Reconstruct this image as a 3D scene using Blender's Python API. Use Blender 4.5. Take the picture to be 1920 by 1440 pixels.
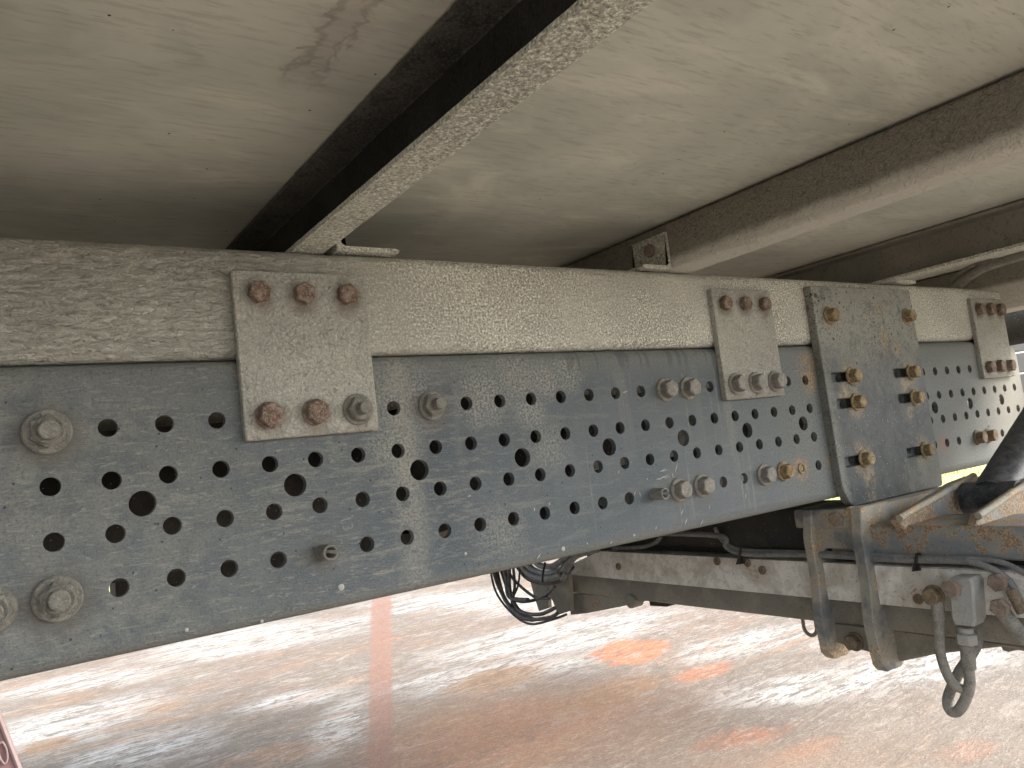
import bpy, bmesh, math, random
from mathutils import Vector, Matrix, noise, geometry
random.seed(7)
for o in list(bpy.data.objects): bpy.data.objects.remove(o)
S = bpy.context.scene
COL = S.collection
R = math.radians
# ------------------------------------------------------------------ camera
CAMP = Vector((-0.0599, -0.8251, 0.0027))
RX = Vector((0.81770143, -0.56347666, -0.1177218))
DN = Vector((-0.04397347, 0.14276321, -0.98877955))
FW = Vector((0.57396054, 0.81370309, 0.09195966))
FPX = 1463.7
cd = bpy.data.cameras.new('camera'); cam = bpy.data.objects.new('camera', cd); COL.objects.link(cam)
m = Matrix((RX, -DN, -FW)).transposed().to_4x4(); m.translation = CAMP; cam.matrix_world = m
cd.sensor_fit = 'HORIZONTAL'; cd.sensor_width = 36; cd.lens = 36*FPX/1920
cd.clip_start = .02; cd.clip_end = 600
S.camera = cam
# ------------------------------------------------------------------ light
SUN_EL = 35
w = bpy.data.worlds.new('World'); S.world = w; w.use_nodes = True
sky = w.node_tree.nodes.new('ShaderNodeTexSky'); sky.sky_type = 'NISHITA'; sky.sun_disc = False
bg = w.node_tree.nodes['Background']; bg.inputs[1].default_value = .15
hs = w.node_tree.nodes.new('ShaderNodeHueSaturation'); hs.inputs['Saturation'].default_value = .35     # a hazy, overcast white sky
w.node_tree.links.new(sky.outputs[0], hs.inputs['Color']); w.node_tree.links.new(hs.outputs[0], bg.inputs[0])
az = R(-32)
sd = Vector((math.cos(az)*math.cos(R(SUN_EL)), math.sin(az)*math.cos(R(SUN_EL)), math.sin(R(SUN_EL))))
sky.sun_elevation = R(SUN_EL); sky.sun_rotation = math.atan2(sd.x, sd.y)
sky.dust_density = 3.0; sky.air_density = 1.0; sky.ozone_density = .6
sl = bpy.data.lights.new('sun', 'SUN'); so = bpy.data.objects.new('sun', sl); COL.objects.link(so)
sl.energy = 2.4; sl.angle = R(20); sl.color = (1, .97, .93)
so.rotation_euler = sd.to_track_quat('Z', 'Y').to_euler(); so.location = (6, -6, 8)
S.view_settings.view_transform = 'Standard'; S.view_settings.look = 'None'
S.view_settings.exposure = 1.95; S.view_settings.gamma = 1
S.render.engine = 'CYCLES'
S.cycles.max_bounces = 10; S.cycles.diffuse_bounces = 8

# ------------------------------------------------------------------ helpers
def at(px, py, ax, v):
    """the point of the real plane (axis ax = v) seen at this pixel of the photograph"""
    d = RX*((px-960)/FPX) + DN*((py-720)/FPX) + FW
    t = (v-CAMP[ax])/d[ax]
    return CAMP + d*t

def tag(o, label=None, cat=None, group=None, kind=None):
    if label: o['label'] = label
    if cat: o['category'] = cat
    if group: o['group'] = group
    if kind: o['kind'] = kind
    return o
def empty(name, loc=(0, 0, 0), parent=None):
    o = bpy.data.objects.new(name, None); COL.objects.link(o); o.location = loc; o.empty_display_size = .05
    if parent: o.parent = parent
    return o
def obj(name, bm, mt, parent=None, smooth=None, loc=None):
    bmesh.ops.recalc_face_normals(bm, faces=bm.faces)
    me = bpy.data.meshes.new(name); bm.to_mesh(me); bm.free()
    me.materials.append(mt)
    if smooth is not None:
        for p in me.polygons: p.use_smooth = True
        try: me.set_sharp_from_angle(angle=R(smooth))
        except Exception: pass
    o = bpy.data.objects.new(name, me); COL.objects.link(o)
    if parent: o.parent = parent
    if loc is not None: o.location = loc
    return o
def inpoly(p, poly):
    x, y = p; c = False; n = len(poly)
    for i in range(n):
        x1, y1 = poly[i]; x2, y2 = poly[i-1]
        if (y1 > y) != (y2 > y) and x < (x2-x1)*(y-y1)/(y2-y1)+x1: c = not c
    return c
def offset(poly, d):
    """move a closed polygon's points outwards (d>0 grows it)"""
    a = sum(poly[i-1][0]*poly[i][1]-poly[i][0]*poly[i-1][1] for i in range(len(poly)))
    s = 1 if a > 0 else -1
    out = []
    n = len(poly)
    for i in range(n):
        p0 = Vector(poly[i-1]); p1 = Vector(poly[i]); p2 = Vector(poly[(i+1) % n])
        e1 = (p1-p0).normalized(); e2 = (p2-p1).normalized()
        n1 = Vector((e1.y, -e1.x))*s; n2 = Vector((e2.y, -e2.x))*s
        b = (n1+n2); L = b.length
        b = b/L if L > 1e-6 else n1
        out.append(tuple(p1+b*d/max(.5, b.dot(n1))))
    return out
def circle(cx, cz, r, n=24):
    return [(cx+r*math.cos(2*math.pi*i/n), cz+r*math.sin(2*math.pi*i/n)) for i in range(n)]
def slot(x0, x1, z0, z1, r, n=4):
    return rrect(x0, x1, z0, z1, r, n)
def rrect(x0, x1, z0, z1, r, n=4):
    rs = r if isinstance(r, (list, tuple)) else [r]*4      # corners: x1z1, x0z1, x0z0, x1z0
    out = []
    for k, (cx, cz, sx, sz) in enumerate(((x1, z1, -1, -1), (x0, z1, 1, -1), (x0, z0, 1, 1), (x1, z0, -1, 1))):
        q = rs[k]
        if q <= 0: out.append((cx, cz)); continue
        for i in range(n+1):
            a = math.pi/2*(k+i/n)
            out.append((cx+sx*q+q*math.cos(a), cz+sz*q+q*math.sin(a)))
    return out
def plate_bm(outline, holes, fr, th, ch=.0006, cho=None, bm=None):
    """a real plate with real holes: fr = (origin, U, V, W); front face at the origin plane, W points into the plate"""
    if cho is None: cho = ch
    O, U, V, W = [Vector(q) for q in fr]
    loops_a = [offset(outline, -cho) if cho else outline] + [offset(h, ch) for h in holes]
    loops_b = [outline]+list(holes)
    vs, es = [], []
    for L in loops_a:
        b = len(vs); vs += [Vector(p) for p in L]
        es += [(b+i, b+(i+1) % len(L)) for i in range(len(L))]
    rv, re, rf, ov, oe, of = geometry.delaunay_2d_cdt(vs, es, [], 0, 1e-7)
    mp = {i: (o[0] if o else None) for i, o in enumerate(ov)}
    bbs = [(min(p[0] for p in h), max(p[0] for p in h), min(p[1] for p in h), max(p[1] for p in h), h) for h in loops_a[1:]]
    tris = []
    for f in rf:
        c = sum((rv[i] for i in f), Vector((0, 0)))/len(f)
        if not inpoly(c, loops_a[0]): continue
        if any(a < c.x < b and d < c.y < e and inpoly(c, h) for a, b, d, e, h in bbs): continue
        if any(mp[i] is None for i in f): continue
        tris.append([mp[i] for i in f])
    if bm is None: bm = bmesh.new()
    P = lambda p, wz: O+U*p[0]+V*p[1]+W*wz
    A = [bm.verts.new(P(p, 0)) for L in loops_a for p in L]
    B = [bm.verts.new(P(p, max(ch, cho))) for L in loops_b for p in L] if (ch or cho) else A
    D = [bm.verts.new(P(p, th)) for L in loops_b for p in L]
    for t in tris:
        for s in (A, D):
            try: bm.faces.new([s[i] for i in t])
            except ValueError: pass
    b = 0
    for L in loops_b:
        n = len(L)
        for i in range(n):
            j = (i+1) % n
            for s1, s2 in ((A, B), (B, D)):
                if s1 is s2: continue
                try: bm.faces.new((s1[b+i], s1[b+j], s2[b+j], s2[b+i]))
                except ValueError: pass
        b += n
    return bm
XZ = lambda y: ((0, y, 0), (1, 0, 0), (0, 0, 1), (0, 1, 0))        # a plate facing -Y
def extrude(profile, fr, length, steps=1, disp=None, bm=None, caps=True):
    """closed 2-D profile (u,v) swept along W; disp(point, u, v) moves points a little"""
    O, U, V, W = [Vector(q) for q in fr]
    if bm is None: bm = bmesh.new()
    rings = []
    for k in range(steps+1):
        rings.append([bm.verts.new((lambda q: q if disp is None else disp(q))(O+U*p[0]+V*p[1]+W*(length*k/steps))) for p in profile])
    n = len(profile)
    for k in range(steps):
        for i in range(n):
            j = (i+1) % n
            bm.faces.new((rings[k][i], rings[k][j], rings[k+1][j], rings[k+1][i]))
    if caps:
        for r_ in (rings[0], rings[-1]):
            try: 
                f = bm.faces.new(r_)
                bmesh.ops.triangulate(bm, faces=[f])
            except ValueError: pass
    return bm
def box_bm(x0, x1, y0, y1, z0, z1, bev=.002, bm=None):
    own = bm is None
    if own: bm = bmesh.new()
    b2 = bmesh.new()
    bmesh.ops.create_cube(b2, size=1)
    for v in b2.verts:
        v.co = Vector((x0 if v.co.x < 0 else x1, y0 if v.co.y < 0 else y1, z0 if v.co.z < 0 else z1))
    if bev: bmesh.ops.bevel(b2, geom=b2.edges[:], offset=bev, segments=2, affect='EDGES', profile=.5)
    me = bpy.data.meshes.new('t'); b2.to_mesh(me); b2.free(); bm.from_mesh(me); bpy.data.meshes.remove(me)
    return bm
def catmull(pts, sub=6):
    pts = [Vector(p) for p in pts]; out = []
    for i in range(len(pts)-1):
        p0 = pts[max(i-1, 0)]; p1 = pts[i]; p2 = pts[i+1]; p3 = pts[min(i+2, len(pts)-1)]
        for k in range(sub):
            t = k/sub
            out.append(.5*((2*p1)+(p2-p0)*t+(2*p0-5*p1+4*p2-p3)*t*t+(3*p1-p0-3*p2+p3)*t**3))
    out.append(pts[-1]); return out
def tube_bm(pts, r, n=12, sub=6, bm=None, smooth=True, rad=None):
    P = catmull(pts, sub) if smooth else [Vector(p) for p in pts]
    if bm is None: bm = bmesh.new()
    rings = []; up = Vector((0.3, .2, 1)).normalized()
    for i, p in enumerate(P):
        t = (P[min(i+1, len(P)-1)]-P[max(i-1, 0)]).normalized()
        a = (up-t*up.dot(t))
        if a.length < .05: a = Vector((1, 0, 0))-t*t.x
        a.normalize(); up = a; b = t.cross(a)
        rr = r if rad is None else rad(i/(len(P)-1))
        rings.append([bm.verts.new(p+(a*math.cos(2*math.pi*k/n)+b*math.sin(2*math.pi*k/n))*rr) for k in range(n)])
    for i in range(len(rings)-1):
        for k in range(n):
            bm.faces.new((rings[i][k], rings[i][(k+1) % n], rings[i+1][(k+1) % n], rings[i+1][k]))
    bm.faces.new(rings[0]); bm.faces.new(rings[-1]); return bm
def lathe_bm(prof, fr, n=24, bm=None, rot=0):
    """prof: list of (radius, height, sides) along W; sides 6 = hexagon"""
    O, U, V, W = [Vector(q) for q in fr]
    if bm is None: bm = bmesh.new()
    rings = []
    for (r, h, s) in prof:
        ring = []
        for k in range(n):
            a = 2*math.pi*k/n
            rr = r
            if s:
                q = (a % (2*math.pi/s))-math.pi/s
                rr = r/math.cos(q)*math.cos(0) if False else r/math.cos(q)
            aa = a+rot
            ring.append(bm.verts.new(O+(U*math.cos(aa)+V*math.sin(aa))*rr+W*h))
        rings.append(ring)
    for i in range(len(rings)-1):
        for k in range(n):
            bm.faces.new((rings[i][k], rings[i][(k+1) % n], rings[i+1][(k+1) % n], rings[i+1][k]))
    bm.faces.new(rings[0]); bm.faces.new(rings[-1]); return bm
FRY = ((0, 0, 0), (1, 0, 0), (0, 0, 1), (0, -1, 0))    # sticks out towards the camera side, -Y
FRX = ((0, 0, 0), (0, 1, 0), (0, 0, 1), (-1, 0, 0))    # sticks out towards -X

# ------------------------------------------------------------------ materials
class M:
    def __init__(s, name):
        s.m = bpy.data.materials.new(name); s.m.use_nodes = True; s.t = s.m.node_tree; s.n = s.t.nodes
        s.b = s.n['Principled BSDF']; s.tc = s.n.new('ShaderNodeTexCoord'); s.P = s.tc.outputs['Object']
        sx = s.n.new('ShaderNodeSeparateXYZ'); s.t.links.new(s.P, sx.inputs[0]); s.x, s.y, s.z = sx.outputs
    def put(s, i, v):
        if isinstance(v, bpy.types.NodeSocket): s.t.links.new(v, i)
        elif isinstance(v, (tuple, list)) and len(v) == 3 and len(i.default_value) == 4: i.default_value = (*v, 1)
        else: i.default_value = v
    def map(s, sc=(1, 1, 1), rot=(0, 0, 0), loc=(0, 0, 0), v=None):
        k = s.n.new('ShaderNodeMapping'); s.put(k.inputs[0], v or s.P); k.inputs[1].default_value = loc; k.inputs[2].default_value = rot; k.inputs[3].default_value = sc
        return k.outputs[0]
    def noise(s, sc, d=4, r=.6, dist=0, v=None, col=False):
        k = s.n.new('ShaderNodeTexNoise'); s.put(k.inputs['Vector'], v or s.P)
        k.inputs['Scale'].default_value = sc; k.inputs['Detail'].default_value = d; k.inputs['Roughness'].default_value = r; k.inputs['Distortion'].default_value = dist
        return k.outputs[1 if col else 0]
    def vor(s, sc, v=None, feat='F1', rnd=1):
        k = s.n.new('ShaderNodeTexVoronoi'); k.feature = feat; s.put(k.inputs['Vector'], v or s.P); k.inputs['Scale'].default_value = sc
        k.inputs['Randomness'].default_value = rnd
        return k.outputs[0]
    def mr(s, v, a, b, c=0, d=1, smooth=True):
        k = s.n.new('ShaderNodeMapRange'); k.interpolation_type = 'SMOOTHSTEP' if smooth else 'LINEAR'
        s.put(k.inputs[0], v)
        for i, q in enumerate((a, b, c, d)): k.inputs[i+1].default_value = q
        return k.outputs[0]
    def op(s, o, a, b=0, c=0):
        k = s.n.new('ShaderNodeMath'); k.operation = o; s.put(k.inputs[0], a); s.put(k.inputs[1], b); s.put(k.inputs[2], c); return k.outputs[0]
    def mul(s, *a):
        r = a[0]
        for q in a[1:]: r = s.op('MULTIPLY', r, q)
        return r
    def add(s, *a):
        r = a[0]
        for q in a[1:]: r = s.op('ADD', r, q)
        return r
    def mx(s, *a):
        r = a[0]
        for q in a[1:]: r = s.op('MAXIMUM', r, q)
        return r
    def mix(s, f, a, b, mode='MIX'):
        k = s.n.new('ShaderNodeMix'); k.data_type = 'RGBA'; k.blend_type = mode
        s.put(k.inputs[0], f); s.put(k.inputs[6], a); s.put(k.inputs[7], b); return k.outputs[2]
    def band(s, v, a, b, e):       # 1 between a and b, soft over e
        return s.mul(s.mr(v, a-e, a+e), s.mr(v, b-e, b+e, 1, 0))
    def spot(s, cx, cz, r, e=.4, nz=None, ax='xz'):
        X = s.x; Z = s.z if ax == 'xz' else s.y
        dx = s.op('SUBTRACT', X, cx); dz = s.op('SUBTRACT', Z, cz)
        d = s.op('SQRT', s.add(s.mul(dx, dx), s.mul(dz, dz)))
        if nz is not None: d = s.add(d, s.mul(s.op('SUBTRACT', nz, .5), r*1.6))
        return s.mr(d, r*(1-e), r*(1+e), 1, 0)
    def bump(s, *hs):            # (height, distance, strength)
        last = None
        for h, dist, st in hs:
            k = s.n.new('ShaderNodeBump'); s.put(k.inputs['Height'], h); k.inputs['Distance'].default_value = dist; s.put(k.inputs['Strength'], st)
            if last is not None: s.t.links.new(last, k.inputs['Normal'])
            last = k.outputs[0]
        s.t.links.new(last, s.b.inputs['Normal'])
    def out(s, col, rough=.8, metal=0, spec=.3):
        s.put(s.b.inputs['Base Color'], col); s.put(s.b.inputs['Roughness'], rough); s.put(s.b.inputs['Metallic'], metal)
        s.b.inputs['Specular IOR Level'].default_value = spec
        return s.m

def mud(name, c1, c2, c3, sc=1, depth=1, speck=.5, wrinkle=0, streak=False, grit=1, pale=False, halo=False):
    g = M(name)
    big = g.noise(7*sc, 3, .55); mid = g.noise(45*sc, 5, .65, .4); fine = g.noise(340*sc, 3, .7); gr = g.noise(700*sc, 2, .6)
    col = g.mix(g.mr(big, .35, .68), c1, c2)
    col = g.mix(g.mul(g.mr(mid, .48, .66), .6), col, c3)
    if wrinkle: speck = g.mul(g.mr(g.x, .20, .5, .12, 1), g.mr(g.noise(5, 3, .5, v=g.map((1, 1, 1), (0, 0, 0), (4, 0, 0))), .35, .55, .35, 1))
    sp = g.mr(fine, .52, .62)
    col = g.mix(g.mul(sp, speck), col, tuple(min(1, q*1.75) for q in c2))
    dk = g.mr(fine, .46, .36)
    col = g.mix(g.mul(dk, .75*min(1, speck*1.3)) if not wrinkle else g.mul(dk, speck, .9), col, tuple(q*.38 for q in c1))
    lum = g.noise(125*sc, 3, .6, 1.3)
    if halo:            # rusty dirt that has bled round and below each bolt
        hm = None
        for x0 in (.1745, .9245, 1.7905):
            for k in range(3):
                for z_ in (.203, .0715):
                    q = g.spot(x0+.027+k*.05, z_, .017, .45, mid); hm = q if hm is None else g.mx(hm, q)
        col = g.mix(g.mul(hm, g.mr(fine, .3, .6, .35, .8)), col, (.17, .135, .105))
        ed = g.mul(g.mr(g.add(g.z, g.mul(mid, .02)), .075, .062), .35); col = g.mix(ed, col, (.20, .18, .15))
    if not wrinkle: col = g.mix(g.mul(g.mr(lum, .45, .33), .5), col, tuple(q*.5 for q in c1))
    if pale: col = g.mix(g.mul(g.mr(g.add(g.z, g.mul(mid, .012)), .292, .276), .95), col, (.62, .61, .545))  # lit lower edge and underside painted in as paler mud
    if wrinkle:
        wv = g.map((.55, 1, 1.5), (0, R(8), 0))
        wr = g.noise(105, 4, .6, 1.4, v=wv)
        wm = g.mr(g.x, .15, .42, 1, .12)
        lump = g.noise(60, 3, .5, .8, v=wv)
        g.bump((lump, .006, g.mul(wm, 1) if False else .6), (g.mul(wr, wm), .012*wrinkle, 1.0), (g.op('POWER', fine, 1.0), .0012*depth, .9), (gr, .0006*grit, .7))
        col = g.mix(g.mul(g.mr(wr, .44, .30), wm, .6), col, tuple(q*.45 for q in c1))  # shade of the wrinkle grooves painted into the mud colour
    else:
        g.bump((mid, .003*depth, .7), (lum, .0032*depth, 1.0), (fine, .0012*min(depth, 1.2), .9), (gr, .0006*grit, .7))
    return g.out(col, .95, 0, .12)

MUD_SUB = mud('caked_mud', (.375, .375, .33), (.475, .475, .415), (.395, .375, .34), 1, 1, .5, 1.0)
MUD_PLATE = mud('mud_on_plate', (.33, .332, .295), (.41, .41, .36), (.345, .338, .305), 1.0, 1.3, .25, halo=True)
MUD_CROSS = mud('mud_on_crossmember', (.42, .43, .375), (.53, .54, .47), (.57, .57, .50), 1.0, 1.2, .8)
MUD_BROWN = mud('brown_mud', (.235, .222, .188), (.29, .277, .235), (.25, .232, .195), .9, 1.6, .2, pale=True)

def rail_mat():
    g = M('dusty_blue_grey_paint')
    big = g.noise(6, 3, .55, loc if False else 0); mid = g.noise(38, 5, .65, .5); fine = g.noise(320, 3, .7)
    st = g.noise(70, 4, .7, .6, v=g.map((.22, 1, 1.35), (0, R(-6), 0)))         # wiping marks along the rail
    vs = g.noise(26, 4, .6, .1, v=g.map((1.0, 1, .08)))                          # run-down streaks
    paint = g.mix(g.mr(big, .3, .7), (.062, .080, .094), (.086, .104, .118))
    dust = (.20, .203, .18)
    m_left = g.mul(g.mr(g.x, -.05, .42, .8, 0), g.mr(mid, .32, .62, .2, .9))
    m_st = g.mul(g.mr(st, .50, .66), g.mr(g.x, .25, .75, .85, .25))
    m_top = g.mul(g.mr(g.z, .085, .136), .6)
    m_bot = g.mul(g.mr(g.z, -.118, -.136), .7)
    strk = g.mul(g.band(g.add(g.x, g.mul(g.mid if hasattr(g, 'mid') else mid, .02)), .352, .385, .016), g.mr(g.z, -.15, .03, .45, 1), g.mr(mid, .32, .5))
    strk2 = g.mul(g.band(g.x, .262, .285, .012), g.mr(g.z, -.02, .06), g.mr(mid, .4, .6))
    patch = g.mul(g.mx(g.spot(.475, .085, .034, .7, mid), g.spot(.53, .108, .034, .7, mid), g.spot(.575, .10, .024, .7, mid), g.spot(.615, .112, .024, .8, mid), g.spot(.545, .06, .022, .8, mid), g.spot(.36, .085, .04, .8, mid),
                        g.mul(g.spot(.57, .01, .026, .9, mid), .6), g.mul(g.spot(.48, -.09, .03, .9, mid), .5), g.spot(.345, .03, .028, .8, mid)), g.mr(fine, .36, .62))
    lines = g.mul(g.mr(g.noise(110, 3, .6, .1, v=g.map((1, 1, .03))), .57, .68), g.mr(g.x, .5, .7), g.mr(g.z, .13, .09), g.mr(mid, .4, .6, .2, .8))
    col1 = g.mul(g.band(g.add(g.x, g.mul(mid, .03)), .942, .958, .008), g.mr(g.z, -.12, .05, .2, 1), g.mr(fine, .4, .55), .8)
    run = g.mul(g.mr(vs, .52, .70), g.mr(g.z, -.12, .13, .1, .45))
    left2 = g.mul(g.mr(g.x, .98, 1.12), g.mr(fine, .42, .58), .7)
    m_ = g.mx(lines, col1, m_left, m_st, m_top, m_bot, strk, strk2, patch, run, left2)
    m_ = g.mul(m_, g.mr(fine, .3, .6, .55, 1))
    wv = g.noise(190, 3, .6, 1.2, v=g.map((.35, 1, 1.6), (0, R(-7), 0)))
    col = g.mix(m_, paint, dust)
    col = g.mix(g.mul(g.mr(wv, .55, .68), g.mr(g.x, .2, .7, .42, .10)), col, (.29, .29, .26))
    col = g.mix(g.mul(g.mx(g.mul(strk, .9), patch), g.mr(fine, .38, .66), .75), col, (.30, .298, .265))
    # the far part, past the mounting plate, is greyer
    col = g.mix(g.mul(g.mr(g.x, 1.7, 1.95), .7), col, (.33, .31, .26))
    gr = g.noise(700, 3, .7)
    col = g.mix(g.mr(gr, .45, .62, 0, .13), col, (.40, .40, .36)); col = g.mix(g.mul(g.mr(fine, .46, .34), .35), col, (.06, .065, .068))
    # water runs from the top edge
    wr = g.mul(g.band(g.noise(30, 1, .5, 0, v=g.map((1, .01, .12), (0, R(14), 0))), .40, .46, .02), g.mr(g.z, .098, .118), g.band(g.x, .6, 1.0, .03), .45)
    col = g.mix(wr, col, (.06, .068, .075))
    # dull brown tint round the flange nuts and under them
    nh = None
    for (nx, nz, r_) in ((0, .07, .028), (0, -.08, .028), (.4, .071, .024), (.8, .072, .021), (.85, .072, .021), (.8, -.078, .021), (.85, -.078, .021), (1.0, -.078, .021), (.25, -.078, .016)):
        q = g.spot(nx, nz, r_, .5, mid); nh = q if nh is None else g.mx(nh, q)
    col = g.mix(g.mul(nh, g.mr(mid, .3, .6, .3, .75)), col, (.095, .088, .072))
    # rust beside the mounting plate
    rs = g.mx(g.spot(1.165, .095, .028, .6, mid), g.spot(1.16, .07, .02, .5, mid), g.spot(1.10, -.075, .021, .4, mid), g.spot(1.055, -.075, .014, .6, mid), g.mul(g.spot(1.19, -.075, .02, .6, mid), .7))
    rc = g.mix(g.mr(fine, .4, .6), (.20, .115, .06), (.38, .27, .14))
    col = g.mix(g.mul(rs, g.mr(mid, .38, .58, .1, .9), g.mr(fine, .35, .6, .4, 1)), col, rc)
    rs2 = g.mul(g.spot(1.585, -.075, .016, .6, mid), .6)
    col = g.mix(rs2, col, (.22, .11, .06))
    # spatter
    vd = g.vor(95); col = g.mix(g.mul(g.mr(vd, .06, .04), g.mr(g.noise(14, 2), .56, .64)), col, (.4, .41, .40))
    vd2 = g.vor(60, v=g.map((1, 1, 1), (0, 0, 0), (3.1, 0, 7.7))); col = g.mix(g.mul(g.mr(vd2, .085, .06), .85), col, (.035, .037, .04))
    g.bump((mid, .0006, .25), (wv, .0022, g.mr(g.x, .2, .7, .8, .1)), (fine, .00045, .5))
    return g.out(col, g.mr(m_, 0, 1, .55, .9), 0, .2)
RAIL = rail_mat()

def plywood():
    g = M('weathered_plywood')
    gv = g.map((.16, 1, 1), (0, 0, R(3)))
    gr = g.noise(170, 4, .6, .25, v=gv); gr2 = g.noise(420, 3, .6, .2, v=g.map((.10, 1, 1), (0, 0, R(5))))
    big = g.noise(3.2, 4, .55, .6); cl = g.noise(8, 4, .6, 1.2, v=g.map((.5, 1, 1)))
    col = g.mix(g.mr(big, .32, .68), (.46, .485, .425), (.60, .615, .54))
    col = g.mix(g.mul(g.mr(cl, .5, .7), .55), col, (.72, .72, .63))
    col = g.mix(g.mul(g.mr(cl, .45, .3), .4), col, (.38, .41, .37))
    col = g.mix(g.mul(g.mr(gr, .50, .68), .22), col, (.20, .17, .135))
    dm = g.mul(g.mr(gr2, .62, .72), g.mr(g.noise(5, 2), .42, .6, .1, 1))
    col = g.mix(g.mul(dm, .5), col, (.12, .10, .08))
    # water stain by the first crossmember
    n1 = g.noise(40, 3, .6, .8)
    rg = lambda cx, w_: g.mul(g.band(g.add(g.x, g.mul(g.op('SUBTRACT', n1, .5), .05)), cx-w_, cx+w_, w_*.8), g.mr(g.y, STY1-.03, STY1+.03, 1, 0))
    STX = STAIN
    col = g.mix(g.mul(rg(STX, .0045), .32), col, (.13, .10, .095)); col = g.mix(g.mul(rg(STX+.021, .003), .28), col, (.14, .11, .10))
    col = g.mix(g.mul(rg(STX+.010, .016), .22), col, (.2, .15, .15))
    sp = g.vor(28); col = g.mix(g.mr(sp, .04, .03), col, (.06, .05, .045))
    g.bump((gr, .0006, .35), (gr2, .0004, .4), (cl, .002, .15))
    return g.out(col, .9, 0, .15)
STAIN = at(585, 90, 2, .34).x; STY1 = at(610, 160, 2, .34).y
PLY = plywood()

def bolt_mat(name, c1, c2, c3, rough=.85, metal=0):
    g = M(name)
    oi = g.n.new('ShaderNodeObjectInfo')
    sh = g.n.new('ShaderNodeVectorMath'); sh.operation = 'ADD'; g.put(sh.inputs[0], g.P)
    cb = g.n.new('ShaderNodeCombineXYZ'); g.put(cb.inputs[0], g.mul(oi.outputs['Random'], 9.0)); g.put(cb.inputs[1], g.mul(oi.outputs['Random'], 31.0)); g.put(sh.inputs[1], cb.outputs[0])
    v = sh.outputs[0]
    a = g.noise(120, 4, .65, .5, v=v); b = g.noise(480, 3, .7, v=v)
    col = g.mix(g.mr(a, .38, .62), c1, c2); col = g.mix(g.mul(g.mr(b, .5, .64), .8), col, c3)
    c_ = g.noise(60, 3, .6, v=v); col = g.mix(g.mul(g.mr(c_, .5, .62), .5), col, c3)
    g.bump((a, .003, .8), (b, .0013, .9))
    return g.out(col, rough, metal, .25)
RUST_RED = bolt_mat('red_brown_rust', (.12, .082, .062), (.20, .135, .105), (.31, .275, .225))
GREY_BOLT = bolt_mat('grey_dirty_steel', (.17, .165, .15), (.24, .232, .21), (.30, .285, .25), .65)
DUST_NUT = bolt_mat('dusty_steel', (.145, .145, .13), (.20, .197, .17), (.26, .25, .215), .8)
OCHRE = bolt_mat('ochre_rust', (.21, .155, .085), (.40, .33, .21), (.13, .085, .045), .9)
DARK_BOLT = bolt_mat('dark_rusted_steel', (.13, .105, .08), (.20, .165, .12), (.26, .19, .12), .9)

def blue_plate():
    g = M('worn_blue_paint')
    big = g.noise(9, 4, .6, .3); mid = g.noise(42, 5, .7, .6); fine = g.noise(300, 3, .7); vs = g.noise(28, 4, .65, .2, v=g.map((1, 1, .25)))
    blue = g.mix(g.mr(mid, .3, .7), (.020, .028, .038), (.050, .061, .074))
    zz = g.add(g.z, g.mul(g.op('SUBTRACT', big, .5), .16))
    dm = g.mr(zz, .03, .19, .06, .93)
    dm = g.mx(dm, g.mul(g.mr(vs, .55, .75), .3), g.mul(g.mr(g.x, 1.22, 1.19), .5), g.mul(g.band(g.add(g.x, g.mul(mid, .05)), 1.47, 1.50, .01), g.band(g.z, -.14, -.08, .02), .7))
    dm = g.mul(dm, g.mr(fine, .33, .55, .5, 1), g.mr(mid, .28, .5, .45, 1))
    col = g.mix(dm, blue, (.31, .315, .275))
    rs = None
    for (bx, bz, r) in ((1.262, .075, .026), (1.235, .045, .018), (1.264, .027, .028), (1.469, .075, .024), (1.45, .05, .022), (1.469, .025, .024), (1.45, -.005, .014), (1.261, -.076, .03), (1.275, -.11, .02),
                        (1.472, -.08, .026), (1.27, -.147, .014), (1.40, .145, .02), (1.438, .125, .016), (1.40, .20, .012), (1.46, -.09, .02), (1.223, .187, .022)):
        q = g.spot(bx, bz, r, .55, mid); rs = q if rs is None else g.mx(rs, q)
    rc = g.mix(g.mr(fine, .42, .58), (.20, .14, .08), (.34, .285, .19))
    col = g.mix(g.mul(rs, g.mr(mid, .40, .58, .08, .75)), col, rc)
    v = g.vor(70); col = g.mix(g.mul(g.mr(v, .2, .15), g.mr(g.noise(18, 3), .46, .58), g.mr(g.z, -.06, .02)), col, (.045, .05, .05))
    v = g.vor(170); col = g.mix(g.mul(g.mr(v, .28, .2), g.mr(g.noise(12, 3), .44, .58)), col, (.05, .055, .055))
    v = g.vor(130, v=g.map((1, 1, 1), (0, 0, 0), (5, 1, 3))); col = g.mix(g.mul(g.mr(v, .12, .08), .8), col, (.5, .5, .47))
    g.bump((mid, .002, .45), (fine, .0007, .6))
    return g.out(col, g.mr(dm, 0, 1, .5, .9), 0, .18)
BLUE = blue_plate()

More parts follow.
